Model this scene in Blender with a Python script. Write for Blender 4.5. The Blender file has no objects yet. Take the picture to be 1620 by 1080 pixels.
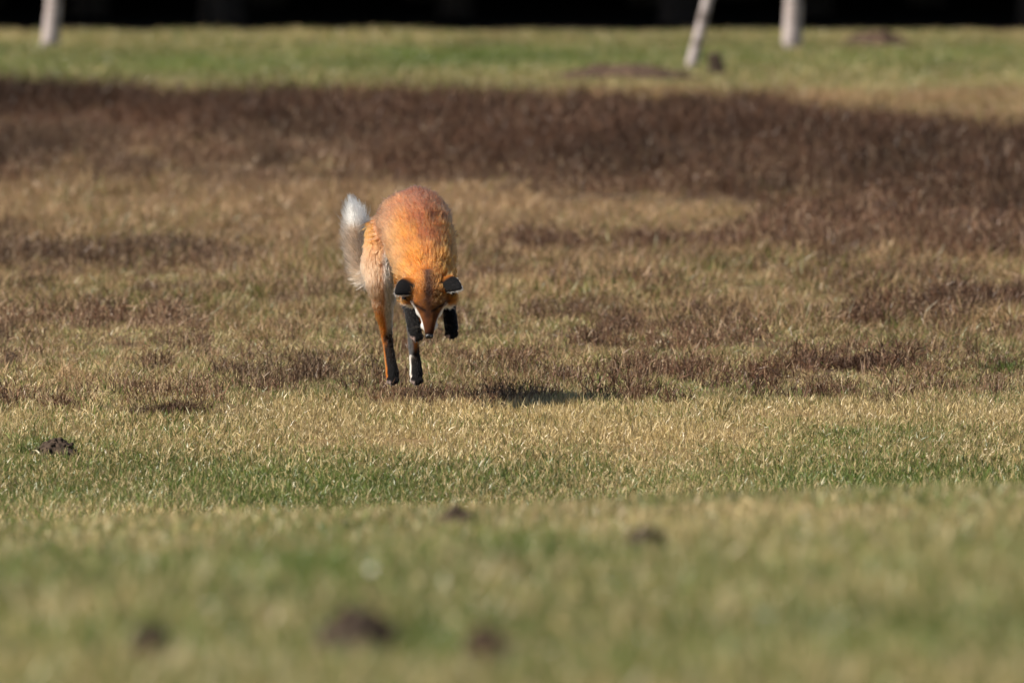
import bpy, bmesh, math, random
import numpy as np
from mathutils import Vector, Matrix, kdtree

sc = bpy.context.scene
COL = sc.collection
rng = np.random.default_rng(11)
random.seed(5)
R = math.radians

# ------------------------------------------------------------------ camera, sky, sun, exposure
FPX = 23200.0            # focal length in pixels of the 1620 px wide photograph
HC = 2.0                 # camera height over the meadow level
YH = -460.0              # image row of the horizon
DF = 40.0                # distance of the animal
cam_d = bpy.data.cameras.new('camera')
cam_d.sensor_width = 36.0
cam_d.lens = FPX / 1620.0 * 36.0
cam_d.clip_start = 0.5
cam_d.clip_end = 6000.0
cam_d.dof.use_dof = True
cam_d.dof.focus_distance = DF - 0.02
cam_d.dof.aperture_fstop = 8.2
cam_d.dof.aperture_blades = 9
cam = bpy.data.objects.new('camera', cam_d)
COL.objects.link(cam)
cam.location = (0, 0, HC)
cam.rotation_euler = (R(90) - math.atan((540 - YH) / FPX), 0, 0)
sc.camera = cam

SUN_EL = R(46)
SUN_AZ = R(251)          # clockwise from +Y: low left, behind the camera
world = bpy.data.worlds.new('World')
sc.world = world
world.use_nodes = True
wn = world.node_tree
for n in list(wn.nodes):
    wn.nodes.remove(n)
sky = wn.nodes.new('ShaderNodeTexSky')
sky.sky_type = 'NISHITA'
sky.sun_disc = False
sky.sun_elevation = SUN_EL
sky.sun_rotation = SUN_AZ
sky.air_density = 1.0
sky.dust_density = 0.6
bg = wn.nodes.new('ShaderNodeBackground')
bg.inputs['Strength'].default_value = 0.05
wo = wn.nodes.new('ShaderNodeOutputWorld')
wn.links.new(sky.outputs[0], bg.inputs[0])
wn.links.new(bg.outputs[0], wo.inputs[0])

sun_d = bpy.data.lights.new('sun', 'SUN')
sun_d.energy = 5.0
sun_d.angle = R(0.53)
sun_d.color = (1.0, 0.92, 0.795)
sun = bpy.data.objects.new('sun', sun_d)
COL.objects.link(sun)
to_sun = Vector((math.sin(SUN_AZ) * math.cos(SUN_EL), math.cos(SUN_AZ) * math.cos(SUN_EL), math.sin(SUN_EL)))
sun.rotation_euler = to_sun.to_track_quat('Z', 'Y').to_euler()
sun.location = (-10, -10, 30)

sc.view_settings.view_transform = 'Standard'
sc.view_settings.look = 'None'
sc.view_settings.exposure = 0.70
sc.view_settings.gamma = 1.0
sc.view_settings.use_curve_mapping = False
sc.render.engine = 'CYCLES'
sc.cycles.use_denoising = True
sc.cycles.max_bounces = 8
sc.cycles.transparent_max_bounces = 8

# ------------------------------------------------------------------ helpers
def tag(o, label=None, cat=None, group=None, kind=None):
    if label: o['label'] = label
    if cat: o['category'] = cat
    if group: o['group'] = group
    if kind: o['kind'] = kind
    return o

def sstep(a, b, x):
    t = np.clip((np.asarray(x, float) - a) / (b - a), 0, 1)
    return t * t * (3 - 2 * t)

def hash2(ix, iy, seed):
    h = (ix.astype(np.int64) * 374761393 + iy.astype(np.int64) * 668265263 + seed * 974711) & 0x7fffffff
    h = ((h ^ (h >> 13)) * 1274126177) & 0x7fffffff
    h = h ^ (h >> 16)
    return (h & 0xffff) / 65535.0

def vnoise(x, y, seed=0):
    x = np.asarray(x, float); y = np.asarray(y, float)
    ix = np.floor(x); iy = np.floor(y)
    fx = x - ix; fy = y - iy
    fx = fx * fx * (3 - 2 * fx); fy = fy * fy * (3 - 2 * fy)
    a = hash2(ix, iy, seed); b = hash2(ix + 1, iy, seed)
    c = hash2(ix, iy + 1, seed); d = hash2(ix + 1, iy + 1, seed)
    return (a * (1 - fx) + b * fx) * (1 - fy) + (c * (1 - fx) + d * fx) * fy

def fbm(x, y, seed=0, o=3):
    s = 0.0; a = 0.5; t = 0.0
    for k in range(o):
        s = s + a * vnoise(np.asarray(x) * 2 ** k, np.asarray(y) * 2 ** k, seed + 17 * k); t += a; a *= 0.5
    return s / t

PD = np.array([-60, 0, 10, 17.4, 20.5, 23.2, 26, 28.5, 31, 32.4, 34, 36, 37.6, 39.4, 45, 56, 3000.0])
PZ = np.array([1.1, 1.02, 0.97, 0.845, 0.78, 0.655, 0.52, 0.41, 0.302, 0.19, 0.07, 0.0, 0.0, 0.092, 0.095, 0.0, 0.0])
def ground_z(x, d):
    x = np.asarray(x, float); d = np.asarray(d, float)
    z = np.interp(d, PD, PZ)
    z = (z + np.interp(d - 0.5, PD, PZ) + np.interp(d + 0.5, PD, PZ)) / 3
    w = 1 - sstep(31, 36, d)
    z = z + w * 0.038 * np.clip(x, -4, 4) * (1 - 0.5 * sstep(26, 18, d))
    amp = 0.012 + 0.03 * sstep(43, 46, d) * (1 - sstep(70, 76, d))
    z = z + amp * (fbm(x * 1.3, d * 0.9, 3) - 0.5) * 2 * sstep(8, 12, d)
    return z

def project(x, d, z):
    return 810 + FPX * x / d, YH + FPX * (HC - z) / d

def unproject(px, py, d0=14.0, d1=130.0):
    """where the ray through a pixel of the photograph meets the ground"""
    dd = np.linspace(d0, d1, 20000)
    xx = (px - 810) / FPX * dd
    zz = HC - (py - YH) / FPX * dd
    g = ground_z(xx, dd)
    i = int(np.argmax(zz <= g))
    return xx[i], dd[i], g[i]

# ---- materials
def new_mat(name):
    m = bpy.data.materials.new(name)
    m.use_nodes = True
    nt = m.node_tree
    for n in list(nt.nodes):
        nt.nodes.remove(n)
    out = nt.nodes.new('ShaderNodeOutputMaterial')
    return m, nt, out

def N(nt, t, **kw):
    n = nt.nodes.new(t)
    for k, v in kw.items():
        if k in n.inputs.keys() if hasattr(n.inputs, 'keys') else False:
            n.inputs[k].default_value = v
        else:
            setattr(n, k, v)
    return n

def mixc(nt, fac, a, b, mode='MIX'):
    n = nt.nodes.new('ShaderNodeMix')
    n.data_type = 'RGBA'; n.blend_type = mode
    for i, v in ((0, fac), (6, a), (7, b)):
        if hasattr(v, 'is_output'):
            nt.links.new(v, n.inputs[i])
        else:
            n.inputs[i].default_value = v if i == 0 else (*v, 1) if len(v) == 3 else v
    return n.outputs[2]

def mathn(nt, op, a, b=None, clamp=False):
    n = nt.nodes.new('ShaderNodeMath'); n.operation = op; n.use_clamp = clamp
    for i, v in ((0, a), (1, b)):
        if v is None: continue
        if hasattr(v, 'is_output'): nt.links.new(v, n.inputs[i])
        else: n.inputs[i].default_value = v
    return n.outputs[0]

def noise_mat(name, c1, c2, scale=20, rough=0.9, bump=0.3, detail=6, stretch=(1, 1, 1), c3=None):
    m, nt, out = new_mat(name)
    tc = nt.nodes.new('ShaderNodeTexCoord')
    mp = nt.nodes.new('ShaderNodeMapping'); mp.inputs['Scale'].default_value = stretch
    nt.links.new(tc.outputs['Object'], mp.inputs[0])
    no = nt.nodes.new('ShaderNodeTexNoise'); no.inputs['Scale'].default_value = scale
    no.inputs['Detail'].default_value = detail
    nt.links.new(mp.outputs[0], no.inputs['Vector'])
    rp = nt.nodes.new('ShaderNodeValToRGB')
    rp.color_ramp.elements[0].position = 0.35; rp.color_ramp.elements[0].color = (*c1, 1)
    rp.color_ramp.elements[1].position = 0.68; rp.color_ramp.elements[1].color = (*c2, 1)
    if c3:
        e = rp.color_ramp.elements.new(0.8); e.color = (*c3, 1)
    nt.links.new(no.outputs[0], rp.inputs[0])
    b = nt.nodes.new('ShaderNodeBsdfPrincipled')
    b.inputs['Roughness'].default_value = rough
    b.inputs['Specular IOR Level'].default_value = 0.25
    nt.links.new(rp.outputs[0], b.inputs['Base Color'])
    bp = nt.nodes.new('ShaderNodeBump'); bp.inputs['Strength'].default_value = bump
    bp.inputs['Distance'].default_value = 0.01
    nt.links.new(no.outputs[0], bp.inputs['Height'])
    nt.links.new(bp.outputs[0], b.inputs['Normal'])
    nt.links.new(b.outputs[0], out.inputs[0])
    return m

def plant_mat(name, green_a, green_b, dry_a, dry_b, gloss=0.35, trans=0.3):
    """blades: a share 'dry' of them (set per tuft) is straw coloured, the others green"""
    m, nt, out = new_mat(name)
    ia = nt.nodes.new('ShaderNodeAttribute'); ia.attribute_type = 'INSTANCER'; ia.attribute_name = 'dry'
    it = nt.nodes.new('ShaderNodeAttribute'); it.attribute_type = 'INSTANCER'; it.attribute_name = 'val'
    ga = nt.nodes.new('ShaderNodeAttribute'); ga.attribute_type = 'GEOMETRY'; ga.attribute_name = 'rnd'
    sep = nt.nodes.new('ShaderNodeSeparateColor'); nt.links.new(ga.outputs['Color'], sep.inputs[0])
    df = mathn(nt, 'SUBTRACT', ia.outputs['Fac'], sep.outputs[0])
    fac = mathn(nt, 'ADD', mathn(nt, 'MULTIPLY', df, 4.0), 0.5, True)
    g = mixc(nt, sep.outputs[1], green_a, green_b)
    d = mixc(nt, sep.outputs[1], dry_a, dry_b)
    c = mixc(nt, fac, g, d)
    hsv = nt.nodes.new('ShaderNodeHueSaturation')
    nt.links.new(c, hsv.inputs['Color'])
    v = mathn(nt, 'MULTIPLY', mathn(nt, 'ADD', mathn(nt, 'MULTIPLY', sep.outputs[2], 0.7), 0.65), it.outputs['Fac'])
    nt.links.new(v, hsv.inputs['Value'])
    p = nt.nodes.new('ShaderNodeBsdfPrincipled')
    p.inputs['Roughness'].default_value = 0.42
    p.inputs['Specular IOR Level'].default_value = gloss
    nt.links.new(hsv.outputs[0], p.inputs['Base Color'])
    t = nt.nodes.new('ShaderNodeBsdfTranslucent')
    nt.links.new(hsv.outputs[0], t.inputs['Color'])
    mx = nt.nodes.new('ShaderNodeMixShader'); mx.inputs[0].default_value = trans
    nt.links.new(p.outputs[0], mx.inputs[1]); nt.links.new(t.outputs[0], mx.inputs[2])
    nt.links.new(mx.outputs[0], out.inputs[0])
    return m

M_LAWN = plant_mat('lawn_blades', (0.080, 0.128, 0.018), (0.182, 0.230, 0.050), (0.36, 0.262, 0.10), (0.67, 0.53, 0.29), 0.65, 0.3)
M_ROUGH = plant_mat('rough_grass', (0.095, 0.105, 0.022), (0.20, 0.19, 0.05), (0.235, 0.132, 0.066), (0.50, 0.345, 0.195), 0.35, 0.28)
M_HEATH = plant_mat('heather_twigs', (0.17, 0.11, 0.065), (0.33, 0.235, 0.15), (0.058, 0.029, 0.018), (0.175, 0.092, 0.056), 0.2, 0.12)
M_SOIL = noise_mat('mole_soil', (0.025, 0.017, 0.012), (0.080, 0.054, 0.038), 60, 0.95, 0.8)
M_PEAT = noise_mat('brown_earth', (0.035, 0.022, 0.016), (0.12, 0.075, 0.05), 25, 0.95, 0.7)
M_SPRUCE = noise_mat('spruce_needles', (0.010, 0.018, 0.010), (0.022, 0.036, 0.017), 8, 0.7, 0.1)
M_BARK = noise_mat('spruce_bark', (0.03, 0.022, 0.018), (0.07, 0.05, 0.04), 14, 0.95, 0.6, stretch=(1, 1, 0.2))
M_TWIG = noise_mat('birch_twigs', (0.05, 0.028, 0.022), (0.10, 0.06, 0.045), 12, 0.8, 0.2)

def birch_mat():
    m, nt, out = new_mat('birch_bark')
    tc = nt.nodes.new('ShaderNodeTexCoord')
    mp = nt.nodes.new('ShaderNodeMapping'); mp.inputs['Scale'].default_value = (3, 3, 16)
    nt.links.new(tc.outputs['Object'], mp.inputs[0])
    no = nt.nodes.new('ShaderNodeTexNoise'); no.inputs['Scale'].default_value = 3.0; no.inputs['Detail'].default_value = 5
    nt.links.new(mp.outputs[0], no.inputs['Vector'])
    rp = nt.nodes.new('ShaderNodeValToRGB')
    rp.color_ramp.elements[0].position = 0.36; rp.color_ramp.elements[0].color = (0.10, 0.08, 0.07, 1)
    rp.color_ramp.elements[1].position = 0.46; rp.color_ramp.elements[1].color = (0.42, 0.385, 0.39, 1)
    nt.links.new(no.outputs[0], rp.inputs[0])
    n2 = nt.nodes.new('ShaderNodeTexNoise'); n2.inputs['Scale'].default_value = 6.0
    nt.links.new(tc.outputs['Object'], n2.inputs['Vector'])
    c = mixc(nt, n2.outputs[0], (0.9, 0.78, 0.72), (1, 1, 1.0))
    c = mixc(nt, 1.0, rp.outputs[0], c, 'MULTIPLY')
    b = nt.nodes.new('ShaderNodeBsdfPrincipled'); b.inputs['Roughness'].default_value = 0.7
    nt.links.new(c, b.inputs['Base Color'])
    nt.links.new(b.outputs[0], out.inputs[0])
    return m
M_BIRCH = birch_mat()

def ground_mat():
    m, nt, out = new_mat('meadow_ground')
    tc = nt.nodes.new('ShaderNodeTexCoord')
    n1 = nt.nodes.new('ShaderNodeTexNoise'); n1.inputs['Scale'].default_value = 1.2; n1.inputs['Detail'].default_value = 8
    n2 = nt.nodes.new('ShaderNodeTexNoise'); n2.inputs['Scale'].default_value = 24; n2.inputs['Detail'].default_value = 6
    for n in (n1, n2): nt.links.new(tc.outputs['Object'], n.inputs['Vector'])
    at = nt.nodes.new('ShaderNodeAttribute'); at.attribute_type = 'GEOMETRY'; at.attribute_name = 'cover'
    sp = nt.nodes.new('ShaderNodeSeparateColor'); nt.links.new(at.outputs['Color'], sp.inputs[0])
    green = mixc(nt, n2.outputs[0], (0.045, 0.06, 0.018), (0.11, 0.12, 0.04))
    straw = mixc(nt, n2.outputs[0], (0.11, 0.072, 0.034), (0.28, 0.19, 0.095))
    c = mixc(nt, mathn(nt, 'ADD', sp.outputs[0], mathn(nt, 'MULTIPLY', mathn(nt, 'SUBTRACT', n1.outputs[0], 0.5), 0.6), True), green, straw)
    heath = mixc(nt, n2.outputs[0], (0.04, 0.026, 0.02), (0.11, 0.07, 0.045))
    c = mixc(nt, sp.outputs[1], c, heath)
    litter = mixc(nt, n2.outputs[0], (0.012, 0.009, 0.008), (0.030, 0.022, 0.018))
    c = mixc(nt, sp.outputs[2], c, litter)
    b = nt.nodes.new('ShaderNodeBsdfPrincipled'); b.inputs['Roughness'].default_value = 0.95
    b.inputs['Specular IOR Level'].default_value = 0.1
    nt.links.new(c, b.inputs['Base Color'])
    bp = nt.nodes.new('ShaderNodeBump'); bp.inputs['Strength'].default_value = 0.6; bp.inputs['Distance'].default_value = 0.02
    nt.links.new(n2.outputs[0], bp.inputs['Height']); nt.links.new(bp.outputs[0], b.inputs['Normal'])
    nt.links.new(b.outputs[0], out.inputs[0])
    return m
M_GROUND = ground_mat()

# ------------------------------------------------------------------ what grows where (rows and columns of the photograph)
def blob(px, py, cx, cy, rx, ry):
    return np.exp(-(((px - cx) / rx) ** 2 + ((py - cy) / ry) ** 2))

def dryness(px, py, x, d):
    ys = [-100, 36, 60, 80, 105, 130, 160, 260, 330, 420, 520, 620, 655, 690, 720, 745, 800, 815, 850, 900, 960, 1020, 1080, 1400]
    vs = [.5, .62, .60, .34, .28, .45, .62, .80, .90, .72, .66, .66, .88, .80, .62, .42, .38, .64, .56, .40, .46, .34, .50, .5]
    v = np.interp(py, ys, vs)
    v = v + 0.55 * (fbm(px / 260, py / 38, 21) - 0.5) + 0.35 * (fbm(x * 6, d * 2.0, 22) - 0.5)
    for (cx, cy, rx, ry, a) in ((780, 95, 150, 14, -.45), (480, 100, 200, 12, -.2), (1400, 160, 260, 22, .35), (1400, 90, 220, 14, -.1),
                                (840, 882, 90, 20, -.5), (660, 1022, 80, 22, -.6), (1400, 690, 200, 26, -.3), (940, 740, 30, 6, -.5),
                                (1590, 575, 40, 16, -.5), (215, 405, 60, 18, -.4), (550, 915, 70, 14, -.3), (1530, 815, 90, 18, -.3),
                                (60, 705, 60, 14, -.5), (1180, 430, 120, 16, -.2), (900, 690, 320, 14, .15), (700, 770, 200, 20, -.1),
                                (930, 880, 60, 18, -.25), (100, 470, 130, 20, -.15), (350, 960, 160, 25, -.15), (1250, 620, 300, 12, -.12)):
        v = v + a * blob(px, py, cx, cy, rx, ry)
    return np.clip(v, 0.02, 0.98)

def heather(px, py, x, d):
    """share of the ground covered by heather, and its height in metres"""
    wob = 26 * (fbm(px / 130, py / 60, 31) - 0.5)
    top = np.interp(px, [-400, 0, 300, 600, 1000, 1200, 1320, 1480, 1620, 2000], [160, 162, 180, 196, 206, 208, 226, 252, 262, 266]) + wob * 0.5
    bot = np.interp(px, [-400, 0, 300, 480, 620, 900, 1250, 1400, 1500, 1620, 2000], [216, 216, 226, 268, 312, 320, 330, 358, 385, 405, 405]) + wob
    band = sstep(top - 6, top + 3, py) * (1 - sstep(bot - 34, bot + 14, py))
    mix = (1 - sstep(450, 640, px)) * sstep(205, 222, py) * (1 - sstep(285, 325, py)) * (0.45 + 0.55 * sstep(0.36, 0.6, fbm(px / 110, py / 26, 33)))
    fade = 1 - 0.55 * sstep(bot - 70, bot, py)
    h = np.maximum(0.19 * band * fade, 0.125 * mix)
    c = np.maximum(band, mix)
    for (x0, x1, yc, ry, a, hh) in ((-200, 430, 415, 22, .42, .09), (800, 1240, 392, 13, .75, .075), (1210, 1900, 382, 30, 1.0, .12),
                                    (20, 320, 512, 13, .7, .075), (-100, 70, 512, 10, .5, .05), (800, 970, 492, 8, .6, .05), (1250, 1440, 581, 10, .85, .075),
                                    (1335, 1540, 505, 16, .7, .09), (1480, 1640, 485, 18, .7, .08), (-80, 420, 645, 11, .75, .06),
                                    (560, 850, 633, 9, .8, .055), (700, 830, 580, 18, .35, .07), (940, 1260, 590, 17, .55, .07), (380, 560, 560, 14, .3, .06), (860, 1000, 545, 12, .45, .07),
                                    (380, 620, 455, 12, .35, .06), (700, 1000, 415, 10, .3, .06), (480, 640, 300, 14, .4, .1)):
        e = sstep(x0 - 40, x0 + 40, px) * (1 - sstep(x1 - 40, x1 + 40, px)) * np.exp(-((py - yc - wob * .3) / ry) ** 2)
        e = e * a * (0.65 + 1.0 * sstep(0.3, 0.62, fbm(px / 60, py / 14, 35)))
        h = np.maximum(h, hh * np.minimum(1, e * 1.6)); c = np.maximum(c, np.minimum(1, e))
    sp = 0.50 * sstep(0.42, 0.68, fbm(px / 75, py / 16, 37)) * sstep(330, 400, py) * (1 - sstep(630, 650, py))
    h = np.maximum(h, 0.058 * (sp > 0.02)); c = np.maximum(c, sp)
    return c, h

# ------------------------------------------------------------------ ground: one sheet to the horizon
def axis(fine0, fine1, step, far, grow=1.35):
    a = list(np.arange(fine0, fine1 + 1e-6, step))
    s = step; v = a[-1]
    while v < far[1]:
        s *= grow; v += s; a.append(v)
    s = step; v = a[0]
    while v > far[0]:
        s *= grow; v -= s; a.insert(0, v)
    return np.array(a)
gx = axis(-6, 6, 0.12, (-1500, 1500))
gy = axis(8, 104, 0.16, (-300, 3000))
GX, GY = np.meshgrid(gx, gy)
GZ = ground_z(GX, GY)
nx, ny = len(gx), len(gy)
verts = np.stack([GX.ravel(), GY.ravel(), GZ.ravel()], 1)
idx = np.arange(nx * ny).reshape(ny, nx)
quads = np.stack([idx[:-1, :-1], idx[:-1, 1:], idx[1:, 1:], idx[1:, :-1]], -1).reshape(-1, 4)

def mesh_from(name, v, f, smooth=False):
    me = bpy.data.meshes.new(name)
    v = np.ascontiguousarray(v, np.float32); f = np.ascontiguousarray(f, np.int32)
    k = f.shape[1]
    me.vertices.add(len(v)); me.vertices.foreach_set('co', v.ravel())
    me.loops.add(f.size); me.loops.foreach_set('vertex_index', f.ravel())
    me.polygons.add(len(f))
    me.polygons.foreach_set('loop_start', np.arange(0, f.size, k, dtype=np.int32))
    me.polygons.foreach_set('loop_total', np.full(len(f), k, np.int32))
    if smooth:
        me.polygons.foreach_set('use_smooth', np.ones(len(f), bool))
    me.update(calc_edges=True)
    return me

def color_attr(me, name, cols):
    a = me.attributes.new(name, 'FLOAT_COLOR', 'POINT')
    c = np.ones((len(cols), 4), np.float32); c[:, :3] = cols
    a.data.foreach_set('color', c.ravel())

gme = mesh_from('ground', verts, quads, True)
PXg, PYg = project(GX.ravel(), np.maximum(GY.ravel(), 5), GZ.ravel())
cov = np.zeros((nx * ny, 3))
cov[:, 0] = dryness(PXg, PYg, GX.ravel(), GY.ravel())
cov[:, 1] = 0.55 * sstep(39.8, 40.8, GY.ravel()) * (1 - sstep(68, 74, GY.ravel())) + 0.45 * heather(PXg, PYg, GX.ravel(), GY.ravel())[0] * (GY.ravel() > 39.3)
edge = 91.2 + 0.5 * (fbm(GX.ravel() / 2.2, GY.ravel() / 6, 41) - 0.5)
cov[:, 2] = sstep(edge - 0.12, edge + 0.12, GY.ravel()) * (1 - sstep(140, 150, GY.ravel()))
color_attr(gme, 'cover', cov)
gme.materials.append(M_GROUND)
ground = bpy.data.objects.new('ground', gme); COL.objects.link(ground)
tag(ground, 'uneven heath meadow ground of short grass, dry straw and brown heather', 'ground', kind='structure')

# heaps of earth: (kind, px, py, width px, height px); no grass grows through them
HEAPS = [('molehill', 88, 718, 76, 25), ('molehill', 723, 843, 66, 40), ('molehill', 1020, 882, 62, 48), ('molehill', 566, 1030, 165, 66),
         ('molehill', 240, 1046, 80, 56), ('molehill', 768, 1044, 100, 50), ('earth_clod', 18, 572, 34, 14), ('earth_clod', 1133, 118, 28, 36),
         ('earth_mound', 990, 124, 270, 22), ('earth_mound', 1385, 70, 130, 20)]
HPOS = []
for (_, a_, b_, w_, h_) in HEAPS:
    q_ = unproject(a_, b_); HPOS.append((q_[0], q_[1], q_[2], w_ / FPX * q_[1], h_ / FPX * q_[1]))
def clear_of_heaps(p):
    k = np.ones(len(p), bool)
    for (x, d, z, w, h) in HPOS:
        k &= ((p[:, 0] - x) / (w * 0.46)) ** 2 + ((p[:, 1] - d + w * 0.1) / (w * 0.5)) ** 2 > 1
    return k

# ------------------------------------------------------------------ tufts of blades, instanced over the ground
def blade_mesh(name, n, radius, lmin, lmax, width, lean, curl, mat, seg=2, side=0, jitter_z=0.0):
    """n bent tapering strips growing from a disc; side > 0 adds short side sprigs (heather)"""
    V = []; F = []; C = []
    def strip(base, dirv, L, w, bend, col, segs):
        d = np.array(dirv, float); d /= np.linalg.norm(d)
        sd = np.cross(d, rng.normal(size=3)); sd /= np.linalg.norm(sd)
        p = np.array(base, float); i0 = len(V); pts = []
        for s in range(segs):
            ww = w * (1 - 0.75 * (s / segs) ** 1.5)
            V.append(p - sd * ww / 2); V.append(p + sd * ww / 2); C.append(col); C.append(col)
            pts.append((p.copy(), d.copy()))
            p = p + d * L / segs
            d = d + bend * (0.5 + rng.random()); d /= np.linalg.norm(d)
        V.append(p); C.append(col)
        for s in range(segs - 1):
            a = i0 + 2 * s
            F.append((a, a + 1, a + 3)); F.append((a, a + 3, a + 2))
        a = i0 + 2 * (segs - 1)
        F.append((a, a + 1, a + 2))
        return pts
    for k in range(n):
        rr = radius * math.sqrt(rng.random()); th = rng.random() * 2 * math.pi
        az = rng.random() * 2 * math.pi
        tilt = abs(rng.normal(0, lean))
        dv = (math.cos(az) * math.sin(tilt), math.sin(az) * math.sin(tilt), max(0.15, math.cos(tilt)))
        L = lmin + (lmax - lmin) * rng.random() ** 1.4
        bend = np.array([math.cos(az), math.sin(az), -0.6]) * curl * rng.random() + rng.normal(0, 0.06, 3)
        col = (rng.random(), rng.random(), rng.random())
        pts = strip((rr * math.cos(th), rr * math.sin(th), -0.004), dv, L, width * (0.6 + 0.8 * rng.random()), bend, col, seg)
        for q in range(side):
            p, d = pts[rng.integers(1, len(pts))] if len(pts) > 1 else pts[0]
            sdv = d + rng.normal(0, 0.45, 3); sdv[2] = abs(sdv[2])
            strip(p + d * L / seg * rng.random(), sdv, L * (0.18 + 0.25 * rng.random()), width * 0.8, rng.normal(0, 0.1, 3),
                  (rng.random(), rng.random(), rng.random()), 2)
    me = mesh_from(name, np.array(V), np.array(F))
    color_attr(me, 'rnd', np.array(C))
    me.materials.append(mat)
    return me

def variant_collection(name, meshes):
    c = bpy.data.collections.new(name)
    for i, me in enumerate(meshes):
        o = bpy.data.objects.new('%s_%02d' % (name, i), me)
        c.objects.link(o)
    return c

def scatter_tree(coll, nvar):
    ng = bpy.data.node_groups.new('scatter_' + coll.name, 'GeometryNodeTree')
    ng.interface.new_socket('Geometry', in_out='INPUT', socket_type='NodeSocketGeometry')
    ng.interface.new_socket('Geometry', in_out='OUTPUT', socket_type='NodeSocketGeometry')
    gi = ng.nodes.new('NodeGroupInput'); go = ng.nodes.new('NodeGroupOutput')
    ci = ng.nodes.new('GeometryNodeCollectionInfo')
    ci.inputs['Collection'].default_value = coll
    ci.inputs['Separate Children'].default_value = True
    ci.inputs['Reset Children'].default_value = True
    io = ng.nodes.new('GeometryNodeInstanceOnPoints')
    io.inputs['Pick Instance'].default_value = True
    def attr(name, typ):
        a = ng.nodes.new('GeometryNodeInputNamedAttribute'); a.data_type = typ
        a.inputs['Name'].default_value = name
        return a.outputs['Attribute']
    ng.links.new(gi.outputs[0], io.inputs['Points'])
    ng.links.new(ci.outputs[0], io.inputs['Instance'])
    ng.links.new(attr('variant', 'INT'), io.inputs['Instance Index'])
    e2r = ng.nodes.new('FunctionNodeEulerToRotation')
    ng.links.new(attr('turn', 'FLOAT_VECTOR'), e2r.inputs[0])
    ng.links.new(e2r.outputs[0], io.inputs['Rotation'])
    ng.links.new(attr('size', 'FLOAT_VECTOR'), io.inputs['Scale'])
    ng.links.new(io.outputs[0], go.inputs[0])
    return ng

def scatter(name, pts, size, dry, val, coll, nvar, label, cat):
    me = bpy.data.meshes.new(name)
    n = len(pts)
    me.vertices.add(n); me.vertices.foreach_set('co', np.ascontiguousarray(pts, np.float32).ravel())
    a = me.attributes.new('variant', 'INT', 'POINT'); a.data.foreach_set('value', rng.integers(0, nvar, n).astype(np.int32))
    t = np.zeros((n, 3), np.float32); t[:, 2] = rng.random(n) * 6.283; t[:, :2] = rng.normal(0, 0.07, (n, 2))
    a = me.attributes.new('turn', 'FLOAT_VECTOR', 'POINT'); a.data.foreach_set('vector', t.ravel())
    a = me.attributes.new('size', 'FLOAT_VECTOR', 'POINT'); a.data.foreach_set('vector', np.ascontiguousarray(size, np.float32).ravel())
    a = me.attributes.new('dry', 'FLOAT', 'POINT'); a.data.foreach_set('value', np.ascontiguousarray(dry, np.float32))
    a = me.attributes.new('val', 'FLOAT', 'POINT'); a.data.foreach_set('value', np.ascontiguousarray(val, np.float32))
    o = bpy.data.objects.new(name, me); COL.objects.link(o)
    md = o.modifiers.new('scatter', 'NODES'); md.node_group = scatter_tree(coll, nvar)
    tag(o, label, cat, kind='stuff')
    return o

def sample(d0, d1, dens, margin=1.6, wide=9.0, thin=0.12):
    """random ground points between two distances: dense in the field of view and a margin, thin beside it"""
    out = []
    strips = np.arange(d0, d1, 0.5)
    for s in strips:
        hw = 810 / FPX * (s + 0.5) + margin
        k = rng.poisson(dens * 2 * hw * min(0.5, d1 - s))
        out.append(np.stack([rng.uniform(-hw, hw, k), rng.uniform(s, min(s + 0.5, d1), k)], 1))
        k = rng.poisson(dens * thin * 2 * (wide - hw) * 0.5) if wide > hw else 0
        xs = rng.uniform(hw, wide, k) * rng.choice([-1, 1], k)
        out.append(np.stack([xs, rng.uniform(s, min(s + 0.5, d1), k)], 1))
    p = np.concatenate(out)
    z = ground_z(p[:, 0], p[:, 1])
    px, py = project(p[:, 0], p[:, 1], z)
    return np.stack([p[:, 0], p[:, 1], z], 1), px, py

NV = 7
C_LAWN = variant_collection('lawn_tuft', [blade_mesh('lawn_tuft', 48, 0.062, 0.010, 0.034, 0.0028, 0.85, 0.45, M_LAWN, 2) for _ in range(NV)])
C_ROUGH = variant_collection('rough_tuft', [blade_mesh('rough_tuft', 44, 0.055, 0.02, 0.095, 0.0030, 0.62, 0.35, M_ROUGH, 3) for _ in range(NV)])
C_HEATH = variant_collection('heather_tuft', [blade_mesh('heather_tuft', 34, 0.06, 0.09, 0.2, 0.0034, 0.30, 0.06, M_HEATH, 3, 3) for _ in range(NV)])
C_LOWH = variant_collection('low_heather_tuft', [blade_mesh('low_heather_tuft', 42, 0.055, 0.03, 0.085, 0.0030, 0.42, 0.08, M_HEATH, 3, 2) for _ in range(NV)])
C_GREEN = variant_collection('green_tuft', [blade_mesh('green_tuft', 50, 0.03, 0.02, 0.07, 0.0034, 0.5, 0.3, M_LAWN, 3) for _ in range(NV)])

def rough_edge(x):
    return 39.75 + 1.1 * (fbm(x * 1.4, x * 0 + 3.3, 55) - 0.35)

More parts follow.
